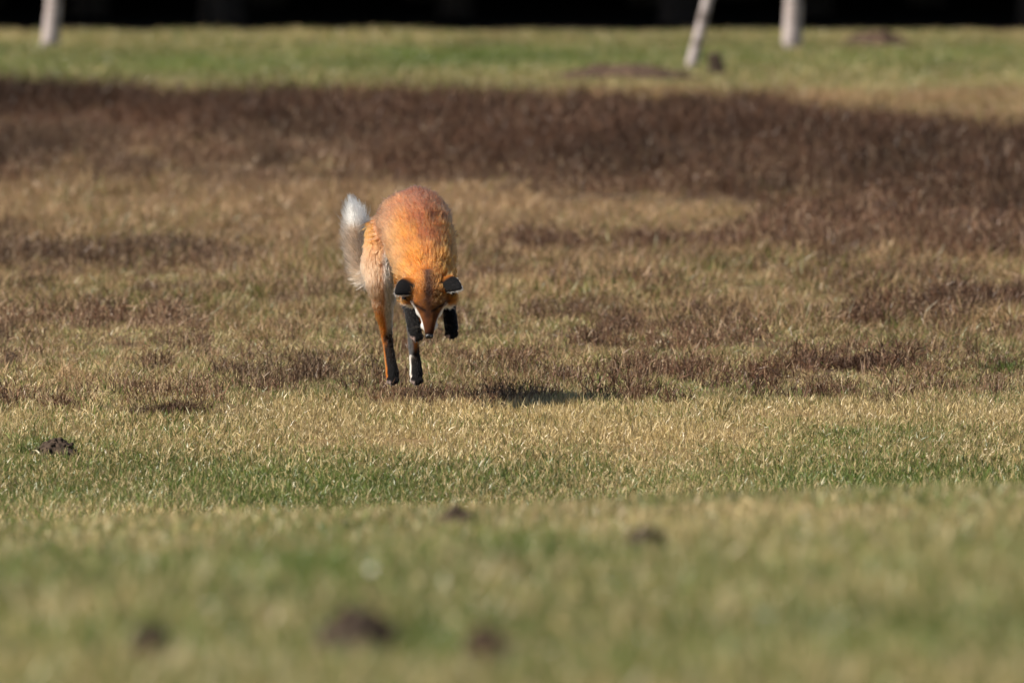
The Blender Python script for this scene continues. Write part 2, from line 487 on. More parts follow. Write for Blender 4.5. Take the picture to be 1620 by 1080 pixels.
def grass_set(name, label, d0, d1, dens, smin, smax, coll, hfac=1.0, margin=1.6, under=None):
    p, px, py = sample(d0, d1, dens, margin)
    if under:
        q = sample(d1, under[0], under[1], margin)
        p = np.concatenate([p, q[0]]); px = np.concatenate([px, q[1]]); py = np.concatenate([py, q[2]])
    if coll is C_ROUGH:
        k = p[:, 1] > rough_edge(p[:, 0])
        p, px, py = p[k], px[k], py[k]
    hc, hh = heather(px, py, p[:, 0], p[:, 1])
    keep = (rng.random(len(p)) > hc * 0.8 * (p[:, 1] > 39.3))
    keep &= clear_of_heaps(p)
    keep &= p[:, 1] < 91.1 + 0.5 * (fbm(p[:, 0] / 2.2, p[:, 1] / 6, 41) - 0.5)
    p, px, py = p[keep], px[keep], py[keep]
    n = len(p)
    s = smin + (smax - smin) * sstep(0.25, 0.75, fbm(p[:, 0] * 2.6, p[:, 1] * 1.1, 51)) + rng.normal(0, 0.1, n)
    if coll is C_ROUGH:
        s = s * (0.5 + 0.5 * sstep(40, 47, p[:, 1]))
    s = np.clip(s, 0.35, 3)
    size = np.stack([s, s, s * hfac * (0.8 + 0.4 * rng.random(n))], 1)
    dry = dryness(px, py, p[:, 0], p[:, 1])
    val = 0.72 + 0.5 * fbm(p[:, 0] * 1.7, p[:, 1] * 0.8, 52) + rng.normal(0, 0.06, n)
    return scatter(name, p, size, dry, val, coll, NV, label, 'grass')

grass_set('near_grass', 'blurred short grass on the near rise', 14.5, 36.0, 210, 1.0, 1.5, C_LAWN)
grass_set('lawn_grass', 'short sunlit grass, half green and half straw, around the leaping fox', 35.6, 40.6, 560, 0.8, 1.25, C_LAWN, under=(52, 190))
grass_set('rough_grass', 'taller dry straw grass between the brown heather patches', 39.2, 76, 120, 0.5, 1.3, C_ROUGH, 0.85)
grass_set('distant_grass', 'far short green grass in front of the dark wood', 72, 94, 60, 1.1, 1.9, C_LAWN)

def heather_set():
    p, px, py = sample(39.3, 78, 95)
    hc, hh = heather(px, py, p[:, 0], p[:, 1])
    keep = (rng.random(len(p)) < hc) & (p[:, 1] > rough_edge(p[:, 0]))
    p, px, py, hc, hh = p[keep], px[keep], py[keep], hc[keep], hh[keep]
    n = len(p)
    h = np.clip(hh * (0.82 + 0.36 * fbm(p[:, 0] * 2.0, p[:, 1] * 1.2, 61)) * (0.75 + 0.5 * rng.random(n)), 0.025, 0.4)
    low = (1 - sstep(450, 640, px)) * sstep(215, 240, py) + 0.5 * sstep(265, 300, py)
    dry = np.clip(0.92 - 0.3 * low + 0.5 * (fbm(p[:, 0] * 1.5, p[:, 1], 62) - 0.5), 0, 1)
    val = (0.32 + 0.85 * fbm(p[:, 0] * 1.8, p[:, 1] * 0.7, 63)) * (1 - 0.3 * sstep(68, 72, p[:, 1]))
    tall = hh > 0.121
    w = np.clip(h / 0.18, 0.7, 1.3) * (0.8 + 0.4 * rng.random(n))
    size = np.stack([w, w, h / 0.19], 1)
    scatter('heather', p[tall], size[tall], dry[tall], val[tall], C_HEATH, NV, 'dark band of tall brown winter heather across the meadow', 'heather')
    w = np.clip(h / 0.07, 0.75, 1.4) * (0.8 + 0.4 * rng.random(n))
    size = np.stack([w, w, h / 0.075], 1)
    scatter('low_heather', p[~tall], size[~tall], dry[~tall], val[~tall] * 1.4, C_LOWH, NV, 'scattered low patches of reddish brown heather in the straw grass', 'heather')
heather_set()

# ------------------------------------------------------------------ tubes and trees
def tube(V, F, pts, rad, k=8):
    """append a tapering tube along pts (closed by a point at its end)"""
    pts = [np.array(p, float) for p in pts]
    i0 = len(V)
    for i, p in enumerate(pts):
        a = pts[min(i + 1, len(pts) - 1)] - pts[max(i - 1, 0)]
        a = a / (np.linalg.norm(a) + 1e-9)
        u = np.cross(a, (0.31, 0.85, 0.42)); u /= np.linalg.norm(u); w = np.cross(a, u)
        for j in range(k):
            t = 2 * math.pi * j / k
            V.append(p + rad[i] * (math.cos(t) * u + math.sin(t) * w))
    for i in range(len(pts) - 1):
        for j in range(k):
            q = i0 + i * k + j; r = i0 + i * k + (j + 1) % k
            F.append((q, r, r + k)); F.append((q, r + k, q + k))
    V.append(pts[-1]); c = len(V) - 1; b = i0 + (len(pts) - 1) * k
    for j in range(k):
        F.append((b + j, b + (j + 1) % k, c))

def add_obj(name, V, F, mat, parent=None, smooth=True):
    me = mesh_from(name, np.array(V), np.array(F), smooth)
    me.materials.append(mat)
    o = bpy.data.objects.new(name, me); COL.objects.link(o)
    o.parent = parent
    return o

def empty(name, loc):
    o = bpy.data.objects.new(name, None); o.location = loc; o.empty_display_size = 0.1
    COL.objects.link(o)
    return o

def birch(px, py, rbase, lean_x, height, label, seed):
    g = np.random.default_rng(seed)
    x, d, z = unproject(px, py, 60)
    root = empty('birch_tree', (x, d, z))
    tag(root, label, 'birch', 'pale birches in front of the dark wood')
    n = 22
    P = []; Rr = []
    for i in range(n):
        t = i / (n - 1)
        h = -0.12 + t * height
        P.append((math.tan(lean_x) * h * (1 - 0.25 * t) + 0.10 * math.sin(t * 5 + seed) * t, 0.08 * math.sin(t * 4 + seed) * t, h))
        flare = 1 + 0.16 * math.exp(-max(h, 0) / 0.12)
        Rr.append(max(0.006, rbase * flare * (1 - t) ** 0.75))
    V = []; F = []
    tube(V, F, P, Rr, 14)
    add_obj('trunk', V, F, M_BIRCH, root)
    V = []; F = []
    for b in range(26):
        t = 0.3 + 0.66 * (b + g.random()) / 26
        i = int(t * (n - 1)); p = np.array(P[i]) * 0.5 + np.array(P[min(i + 1, n - 1)]) * 0.5
        az = g.random() * 6.283; L = (1 - t) * 2.4 + 0.5
        dv = np.array([math.cos(az) * 0.7, math.sin(az) * 0.7, 0.75]); pts = [p]
        for q in range(6):
            dv = dv + g.normal(0, 0.12, 3) + np.array([0, 0, -0.06 * q]); dv /= np.linalg.norm(dv)
            pts.append(pts[-1] + dv * L / 6)
        r0 = Rr[i] * 0.42 + 0.003
        tube(V, F, pts, [r0 * (1 - 0.14 * q) for q in range(7)], 5)
        for q in range(2, 7):
            for e in range(5):
                tv = dv * 0.3 + g.normal(0, 0.6, 3); tv /= np.linalg.norm(tv)
                tl = 0.25 + 0.45 * g.random()
                a = pts[q] + (pts[q - 1] - pts[q]) * g.random()
                tube(V, F, [a, a + tv * tl * 0.5, a + tv * tl + np.array([0, 0, -0.15 * tl])], [0.004, 0.003, 0.0015], 3)
    add_obj('crown', V, F, M_TWIG, root)
    return root

birch(79, 74, 0.049, R(5.5), 7.5, 'pale birch trunk standing alone in far grass, far from the other two birches', 3)
birch(1092, 109, 0.031, R(13.5), 6.0, 'thin grey birch trunk leaning strongly, beside the low brown mound', 8)
birch(1253, 75, 0.055, R(2.5), 8.0, 'thick upright white birch trunk next to the leaning thin one', 12)

# dark spruce wood: only its shaded foot is in the picture, the crowns give the shade
def spruce_meshes(seed, skirt=2.1):
    g = np.random.default_rng(seed)
    V = []; F = []
    H = 9.0
    tube(V, F, [(0, 0, -0.15), (0, 0, 0.1), (0.02, 0, 3), (0, 0.02, 6), (0, 0, H)], [0.16, 0.13, 0.10, 0.06, 0.01], 9)
    tr = mesh_from('trunk', np.array(V), np.array(F), True); tr.materials.append(M_BARK)
    V = []; F = []
    z = skirt
    while z < H - 0.1:
        t = (z - skirt) / (H - skirt)
        rad = 2.3 * (1 - t) ** 0.85 + 0.12
        nb = int(13 - 6 * t)
        a0 = g.random() * 6.28
        for b in range(nb):
            az = a0 + 6.283 * b / nb + g.normal(0, 0.12)
            L = rad * (0.8 + 0.35 * g.random())
            o = np.array([math.cos(az), math.sin(az), 0]); s = np.array([-math.sin(az), math.cos(az), 0])
            for q in range(9):
                f = (q + 0.6) / 9
                c = o * L * f + np.array([0, 0, z - 0.28 * L * f ** 1.4 + 0.06 * g.normal()])
                w = (0.32 * L * (1 - f) + 0.14)
                for sg in (-1, 1):
                    tip = c + s * sg * w + o * 0.22 + np.array([0, 0, -0.12 - 0.1 * g.random()])
                    i = len(V)
                    V += [c - o * 0.16, c + o * 0.16 + np.array([0, 0, 0.03]), tip]
                    F.append((i, i + 1, i + 2))
        z += 0.26 + 0.1 * g.random()
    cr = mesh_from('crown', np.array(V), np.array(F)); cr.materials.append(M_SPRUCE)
    return tr, cr
spr = [spruce_meshes(s) for s in (1, 2, 3)] + [spruce_meshes(s, 0.12) for s in (4, 5)]
def spruce(x, d, k, s, rz):
    r = empty('spruce_tree', (x, d, float(ground_z(x, d))))
    r.scale = (s, s, s); r.rotation_euler = (0, 0, rz)
    tag(r, 'dark spruce in the deeply shaded edge of the wood', 'tree', 'spruces of the dark wood')
    for nm, me in (('trunk', spr[k][0]), ('crown', spr[k][1])):
        o = bpy.data.objects.new(nm, me); COL.objects.link(o); o.parent = r
for row in range(7):
    for i in range(13):
        x = -15 + i * 2.25 + (row % 2) * 1.1 + random.uniform(-.35, .35)
        d = 93.3 + row * 2.5 + random.uniform(-.4, .4)
        spruce(x, d, random.randrange(3) if row < 4 else 3 + random.randrange(2), random.uniform(0.9, 1.25), random.uniform(0, 6.28))

# ------------------------------------------------------------------ molehills, mound, clods
def lump_mesh(name, w, l, h, seed, mat, crumbs=60, rough=0.25):
    """a heap of crumbly soil: a bumpy dome with loose clods on and around it, one mesh"""
    g = np.random.default_rng(seed)
    V = []; F = []
    nr, na = 12, 28
    ph = g.random(6) * 6.28
    for i in range(nr + 1):
        f = i / nr
        for j in range(na):
            a = 6.283 * j / na
            rr = f * (1 + 0.16 * math.sin(2 * a + ph[0]) + 0.10 * math.sin(5 * a + ph[1]))
            zz = h * (1 - f ** 2) ** 1.1 * (1 + 0.22 * math.sin(3 * a + ph[2]) * f) if f < 1 else -0.015
            zz += h * rough * (g.random() - 0.5) * (1 - f * 0.5)
            V.append((w / 2 * rr * math.cos(a), l / 2 * rr * math.sin(a), zz))
    for i in range(nr):
        for j in range(na):
            a = i * na + j; b = i * na + (j + 1) % na
            F.append((a, b, b + na)); F.append((a, b + na, a + na))
    bm = bmesh.new(); bmesh.ops.create_icosphere(bm, subdivisions=2, radius=1)
    sv = np.array([v.co[:] for v in bm.verts]); sf = np.array([[v.index for v in f.verts] for f in bm.faces]); bm.free()
    for c in range(crumbs):
        a = g.random() * 6.283; f = g.random() ** 0.6 * 1.15
        r = h * (0.06 + 0.17 * g.random() ** 2.5)
        zz = h * max(0, 1 - f * f) * 0.95
        cen = np.array([w / 2 * f * math.cos(a), l / 2 * f * math.sin(a), zz + r * 0.2])
        q = sv * (1 + 0.8 * (g.random((len(sv), 1)) - 0.5)) * r * (0.7 + 0.6 * g.random(3))
        i0 = len(V); V += list(q + cen); F += [tuple(t + i0) for t in sf]
    me = mesh_from(name, np.array(V), np.array(F), False)
    me.materials.append(mat)
    return me

def heap(i, label, cat, seed, mat=M_SOIL, lfac=0.8, group=None, crumbs=60):
    x, d, z, w, h = HPOS[i]
    name = HEAPS[i][0]
    o = bpy.data.objects.new(name, lump_mesh(name, w, w * lfac, h, seed, mat, crumbs)); COL.objects.link(o)
    o.location = (x, d, z - 0.004)
    tag(o, label, cat, group)
    return o

G = 'molehills in the grass'
heap(0, 'small black molehill with loose clods among sharp grass blades', 'molehill', 1, group=G)
heap(1, 'little dark molehill on the crest where near grass turns blurred', 'molehill', 2, group=G)
heap(2, 'small blurred brown molehill just behind a dark green grass patch', 'molehill', 3, group=G)
heap(3, 'largest blurred dark molehill in the near grass beside a vivid green patch', 'molehill', 4, group=G)
heap(4, 'lone blurred molehill in near grass, well away from the largest one', 'molehill', 5, group=G)
heap(5, 'faint flat molehill on the far side of the vivid green patch', 'molehill', 6, mat=M_PEAT, group=G)
heap(6, 'dark earth clod lying in the straw grass by a heather patch', 'clod', 7)
heap(7, 'dark rounded clod at the end of the low brown mound', 'clod', 8, lfac=1.0, crumbs=10)
heap(8, 'long low mound of brown earth at the foot of the leaning birch', 'mound', 9, mat=M_PEAT, lfac=0.35, crumbs=50)
heap(9, 'flat brown earth patch in far green grass behind the upright birch', 'mound', 10, mat=M_PEAT, lfac=0.6, crumbs=30)

# heather bushes that stand out singly
def bush(name, px, py, wpx, hpx, n, label, coll, cat, mat, group=None, dry=0.9, val=0.6):
    x, d, z = unproject(px, py, 36.6)
    w = wpx / FPX * d; h = hpx / FPX * d
    V = []; F = []; C = []; base = 0
    src = [o.data for o in coll.objects]
    for i in range(n):
        me = src[i % len(src)]
        m = len(me.vertices)
        co = np.zeros(m * 3, np.float32); me.vertices.foreach_get('co', co); co = co.reshape(-1, 3).copy()
        rc = np.zeros(m * 4, np.float32); me.attributes['rnd'].data.foreach_get('color', rc)
        fi = np.zeros(len(me.polygons) * 3, np.int32); me.loops.foreach_get('vertex_index', fi)
        top = co[:, 2].max()
        a = rng.random() * 6.283; ca_, sa = math.cos(a), math.sin(a)
        u_ = rng.uniform(-1, 1); v_ = rng.uniform(-1, 1)
        hz = h * (1.05 - 0.5 * u_ * u_) * rng.uniform(0.65, 1.1) / top
        hx = min(max(hz * 1.2, 0.8), 1.2)
        co = np.stack([(co[:, 0] * ca_ - co[:, 1] * sa) * hx, (co[:, 0] * sa + co[:, 1] * ca_) * hx, co[:, 2] * hz], 1)
        ox = u_ * w / 2; oy = v_ * min(w * 0.5, 0.25) * math.sqrt(max(0, 1 - u_ * u_))
        co += (ox, oy, float(ground_z(x + ox, d + oy)) - z - 0.004)
        V.append(co); F.append(fi.reshape(-1, 3) + base); C.append(rc.reshape(-1, 4)[:, :3]); base += m
    me = mesh_from(name, np.concatenate(V), np.concatenate(F))
    color_attr(me, 'rnd', np.concatenate(C)); me.materials.append(mat)
    o = bpy.data.objects.new(name, me); COL.objects.link(o); o.location = (x, d, z)
    o['dry'] = dry; o['val'] = val
    tag(o, label, cat, group)
    return o
GH = 'single heather bushes in the straw grass'
bush('heather_bush', 1392, 586, 105, 40, 26, 'dark spiky heather bush with upright twigs over short green grass', C_LOWH, 'heather', M_HEATH, GH)
bush('heather_bush', 1300, 580, 110, 30, 18, 'wide brown heather bush beside the dark spiky one', C_LOWH, 'heather', M_HEATH, GH)
bush('heather_bush', 1380, 508, 90, 32, 16, 'low dark heather bush behind the spiky one, in dry grass', C_LOWH, 'heather', M_HEATH, GH)
bush('heather_bush', 1515, 502, 100, 46, 20, 'tallest dark heather bush, by a green tussock in the straw', C_LOWH, 'heather', M_HEATH, GH)
bush('heather_bush', 795, 640, 100, 28, 20, 'low brown heather bush in the shadow just beside the leaping fox', C_LOWH, 'heather', M_HEATH, GH)
bush('heather_bush', 275, 655, 130, 34, 22, 'reddish brown heather bush at the edge of the short grass near a black molehill', C_LOWH, 'heather', M_HEATH, GH)

GT = 'green tussocks in the grass'
bush('grass_tussock', 1590, 588, 70, 26, 16, 'fresh green grass tussock among straw, by the tallest dark heather bush', C_GREEN, 'grass tuft', M_LAWN, GT, 0.12, 0.8)
bush('grass_tussock', 941, 746, 40, 11, 9, 'small dark green grass tuft alone in the short sunlit grass', C_GREEN, 'grass tuft', M_LAWN, GT, 0.05, 0.6)
bush('grass_tussock', 52, 716, 50, 22, 12, 'green grass tuft growing against the small black molehill', C_GREEN, 'grass tuft', M_LAWN, GT, 0.15, 0.7)
bush('grass_tussock', 690, 572, 46, 20, 10, 'green grass tuft in the straw just behind the fox', C_GREEN, 'grass tuft', M_LAWN, GT, 0.2, 0.9)
bush('grass_tussock', 1330, 690, 110, 20, 20, 'broad green tussock in short grass on the side of the spiky heather', C_GREEN, 'grass tuft', M_LAWN, GT, 0.2, 0.9)

# white flower shape added to stand for a glint in the near blur
x, d, z = unproject(587, 945)
glint_flower = empty('glint_flower', (x, d, z)); tag(glint_flower, 'small glint added as a tiny white flower, blurred to a pale round spot in the near grass', 'flower')
V = []; F = []
tube(V, F, [(0, 0, -0.01), (0.001, 0, 0.02), (0.0, -0.003, 0.038)], [0.0012, 0.001, 0.001], 6)
add_obj('stem', V, F, noise_mat('stem_green', (0.06, 0.1, 0.02), (0.1, 0.15, 0.04), 40), glint_flower)
V = []; F = []
for k in range(13):
    a = 6.283 * k / 13; c, s_ = math.cos(a), math.sin(a); i = len(V)
    for (rr, w, zz) in ((0.002, 0.0008, 0.0), (0.006, 0.0016, 0.001), (0.009, 0.0009, 0.0005)):
        for sg in (-1, 1):
            V.append((0.6 * (rr * c - sg * w * s_), -0.003 - 0.7 * zz * 3 + (rr * s_ + sg * w * c) * 0.36, 0.038 + (rr * s_ + sg * w * c) * 0.48 + zz))
    F += [(i, i + 1, i + 3), (i, i + 3, i + 2), (i + 2, i + 3, i + 5), (i + 2, i + 5, i + 4)]
add_obj('petals', V, F, noise_mat('petal_white', (0.78, 0.78, 0.76), (0.85, 0.85, 0.83), 40, 0.6), glint_flower)
bm = bmesh.new(); bmesh.ops.create_icosphere(bm, subdivisions=2, radius=0.0018, matrix=Matrix.Translation((0, -0.004, 0.039)))
me = bpy.data.meshes.new('flower_centre'); bm.to_mesh(me); bm.free(); me.materials.append(noise_mat('yellow_centre', (0.6, 0.4, 0.03), (0.7, 0.5, 0.05), 300))
o = bpy.data.objects.new('flower_centre', me); COL.objects.link(o); o.parent = glint_flower

# ------------------------------------------------------------------ the fox
FX0, FY0 = 655.0, 645.0                      # photo pixel of the ground point below the animal
fx, fd, fz = unproject(FX0, FY0, 37)
S = FPX / fd                                 # pixels per metre there
fox = empty('fox', (fx, fd, fz))
tag(fox, 'red fox caught mid-leap, nose down, with black ears and white-tipped tail', 'fox')
def L3(px, py, y):
    """fox space: x to the right, y away from the camera, z up (metres); y shifts are small against the distance"""
    s = (fd + y) / FPX
    return np.array([(px - FX0) * s, y, (FY0 - py) * s])

BODY, NECK, HEAD, FLEG, HLEG, TAIL, EAR = range(7)
# chains: (px, py, depth, radius); order = direction the hair lies
chains = []
def chain(region, pts, sub=9, name=None):
    P = np.array([L3(a, b, c) for a, b, c, r in pts]); Q = np.array([r for *_, r in pts])
    n = len(P); out = []; rad = []; tan = []; par = []
    for i in range(n - 1):
        p0 = P[max(i - 1, 0)]; p1 = P[i]; p2 = P[i + 1]; p3 = P[min(i + 2, n - 1)]
        for k in range(sub + (1 if i == n - 2 else 0)):
            t = k / sub
            out.append(0.5 * (2 * p1 + (p2 - p0) * t + (2 * p0 - 5 * p1 + 4 * p2 - p3) * t * t + (3 * p1 - p0 - 3 * p2 + p3) * t ** 3))
            rad.append(Q[i] + (Q[i + 1] - Q[i]) * (t * t * (3 - 2 * t)))
            par.append((i + t) / (n - 1))
    out = np.array(out)
    tan = np.gradient(out, axis=0); tan /= np.linalg.norm(tan, axis=1, keepdims=True)
    c = dict(region=region, P=out, R=np.array(rad), T=tan, t=np.array(par), name=name)
    chains.append(c)
    return c

# head: from nose back to neck so that the hair flows backwards
chain(HEAD, [(680, 522, -.262, .0105), (680, 514, -.258, .015), (680, 503, -.247, .020), (680, 491, -.231, .027), (679.5, 478, -.212, .040), (679, 463, -.190, .050), (678, 450, -.165, .052)])
# torso: neck to rump
chain(BODY, [(679, 451, -.155, .050), (677, 438, -.115, .062), (673, 419, -.060, .076), (667, 396, .03, .086), (661, 374, .12, .092), (655, 360, .20, .096), (648, 369, .28, .097), (636, 398, .35, .075)])
chain(BODY, [(676, 447, -.05, .062), (668, 436, .04, .066), (660, 422, .15, .062), (652, 408, .25, .062)])        # chest and belly
# tail
chain(TAIL, [(626, 405, .385, .028), (606, 428, .43, .020), (588, 444, .455, .020), (576, 436, .465, .026), (569, 408, .465, .027), (564, 380, .458, .024), (560, 358, .45, .015), (556, 344, .447, .009), (552, 332, .445, .003)])
# hind legs: hip, knee, hock, foot, toes
hl = chain(HLEG, [(617, 380, .285, .064), (603, 418, .25, .053), (602, 446, .215, .042), (605, 474, .22, .032), (606, 496, .235, .0245), (609, 518, .258, .0190), (611, 540, .275, .0160), (614, 562, .272, .0150), (617.5, 584, .26, .0170), (619.5, 598, .245, .0195), (620, 605, .232, .013)], name='hl')
hr = chain(HLEG, [(680, 384, .285, .062), (684, 424, .25, .050), (676, 452, .22, .040), (666, 480, .225, .031), (658, 502, .24, .024), (654, 520, .26, .0190), (653, 540, .275, .0160), (654, 562, .272, .0150), (656.5, 584, .26, .0170), (657.5, 598, .245, .0195), (658, 605, .232, .013)], name='hr')
# forelegs: shoulder, elbow, wrist, paw
fl = chain(FLEG, [(652, 428, -.045, .046), (646, 450, -.03, .034), (647, 472, -.04, .023), (650, 490, -.065, .0175), (653, 504, -.085, .0185), (656, 517, -.098, .0195), (659, 526, -.108, .015)], name='fl')
fr = chain(FLEG, [(694, 428, -.045, .046), (703, 450, -.03, .034), (709, 472, -.04, .023), (711, 490, -.065, .0185), (713, 504, -.085, .0195), (714, 515, -.098, .0195), (714.5, 522, -.108, .015)], name='fr')

bmF = bmesh.new()
def ball(c, r, sx=1, sy=1, sz=1, rot=None):
    m = Matrix.Translation(Vector(c)) @ (rot.to_4x4() if rot else Matrix.Identity(4)) @ Matrix.Diagonal((r * sx, r * sy, r * sz, 1))
    bmesh.ops.create_icosphere(bmF, subdivisions=2, radius=1.0, matrix=m)
for c in chains:
    for p, r in zip(c['P'], c['R']):
        ball(p, r)
# haunches, shoulders, cheeks, brow, muzzle sides
ball(L3(613, 388, .27), .058, .9, 1.1, 1.4)
ball(L3(684, 390, .27), .052, .9, 1.1, 1.4)
ball(L3(652, 420, -.035), .050, .8, 1.0, 1.2)
ball(L3(698, 420, -.035), .050, .8, 1.0, 1.2)
ball(L3(654, 466, -.175), .027, 1.2, 1.0, 1.0)
ball(L3(705, 465, -.175), .027, 1.2, 1.0, 1.0)
ball(L3(666, 474, -.224), .018, 1.1, .8, .9)
ball(L3(693, 474, -.224), .018, 1.1, .8, .9)
ball(L3(673, 509, -.246), .013); ball(L3(687, 509, -.246), .013)
# paws: four toes each, claws come later
toes = []
for c, spread, dz in ((hl, .0085, 1), (hr, .0085, 1), (fl, .0085, 1), (fr, .0085, 1)):
    e = c['P'][-1]; t = c['T'][-1]
    for k, off in enumerate((-1.5, -.5, .5, 1.5)):
        fwd = .006 if abs(off) < 1 else 0.0
        q = e + np.array([off * spread, -.004 - fwd * .6, -.002 - fwd]) + t * .004
        ball(q, .0078, .85, 1.0, 1.25); toes.append((q, t))
# ears: curved shells of little balls
ears = []
def ear(bpx, bpy_, by, tip, back, Lr, W):
    b = L3(bpx, bpy_, by); ax = np.array(tip, float); ax /= np.linalg.norm(ax)
    bk = np.array(back, float); bk -= ax * np.dot(bk, ax); bk /= np.linalg.norm(bk)
    sd = np.cross(ax, bk)
    for i in range(13):
        t = i / 12
        w = W * (1 - t ** 1.7) ** 0.95 * (0.92 + 0.4 * t * (1 - t)) + .004
        for s in np.linspace(-1, 1, 11):
            p = b + ax * Lr * t + sd * w * math.sin(s * 1.25) + bk * w * 0.5 * (math.cos(s * 1.25) - 0.3)
            ball(p, .0042 - .0012 * t)
    ears.append(dict(b=b, ax=ax, bk=bk, sd=sd, L=Lr, W=W))
ear(655, 446, -.178, (-.66, -.62, -.30), (-.10, -.80, .62), .070, .034)
ear(701, 444, -.178, (.66, -.62, -.16), (.10, -.80, .62), .070, .034)
for E in ears:
    E['P'] = np.array([E['b'] + E['ax'] * E['L'] * t for t in np.linspace(0.25, 1, 8)])
    chains.append(dict(region=EAR, P=E['P'], R=np.full(8, E['W'] * 0.75), T=np.tile(E['ax'], (8, 1)), t=np.linspace(0, 1, 8), name='ear'))

tmp_me = bpy.data.meshes.new('fox_shape'); bmF.to_mesh(tmp_me); bmF.free()
tmp = bpy.data.objects.new('fox_shape', tmp_me); COL.objects.link(tmp)
md = tmp.modifiers.new('r', 'REMESH'); md.mode = 'VOXEL'; md.voxel_size = 0.0034; md.use_smooth_shade = True
md = tmp.modifiers.new('s', 'SMOOTH'); md.factor = 0.5; md.iterations = 4
dg = bpy.context.evaluated_depsgraph_get()
body_me = bpy.data.meshes.new_from_object(tmp.evaluated_get(dg))
bpy.data.objects.remove(tmp)
body_me.name = 'body'

nv = len(body_me.vertices)
BV = np.zeros(nv * 3, np.float32); body_me.vertices.foreach_get('co', BV); BV = BV.reshape(-1, 3).astype(float)
BN = np.zeros(nv * 3, np.float32); body_me.vertices.foreach_get('normal', BN); BN = BN.reshape(-1, 3).astype(float)
body_me.calc_loop_triangles()
BT = np.zeros(len(body_me.loop_triangles) * 3, np.int32); body_me.loop_triangles.foreach_get('vertices', BT); BT = BT.reshape(-1, 3)

# nearest chain sample for every surface point
CP = np.concatenate([c['P'] for c in chains]); CR = np.concatenate([c['R'] for c in chains]); CT = np.concatenate([c['T'] for c in chains])
Ct = np.concatenate([c['t'] for c in chains]); Creg = np.concatenate([np.full(len(c['P']), c['region']) for c in chains])
Cid = np.concatenate([np.full(len(c['P']), i) for i, c in enumerate(chains)])
def classify(P):
    k = np.zeros(len(P), int)
    for i in range(0, len(P), 4000):
        D = np.linalg.norm(P[i:i + 4000, None, :] - CP[None], axis=2) / CR[None]
        k[i:i + 4000] = np.argmin(D, axis=1)
    return k

def lerp(a, b, f):
    return np.asarray(a) * (1 - f[:, None]) + np.asarray(b) * f[:, None]

ORANGE = np.array((0.41, 0.135, 0.022)); RUSSET = np.array((0.21, 0.060, 0.022)); TAN = np.array((0.44, 0.26, 0.15))
PALE = np.array((0.46, 0.42, 0.38)); WHITE = np.array((0.82, 0.80, 0.77)); BLACK = np.array((0.005, 0.0045, 0.005))
DARK = np.array((0.026, 0.009, 0.004)); GREY = np.array((0.40, 0.36, 0.33))

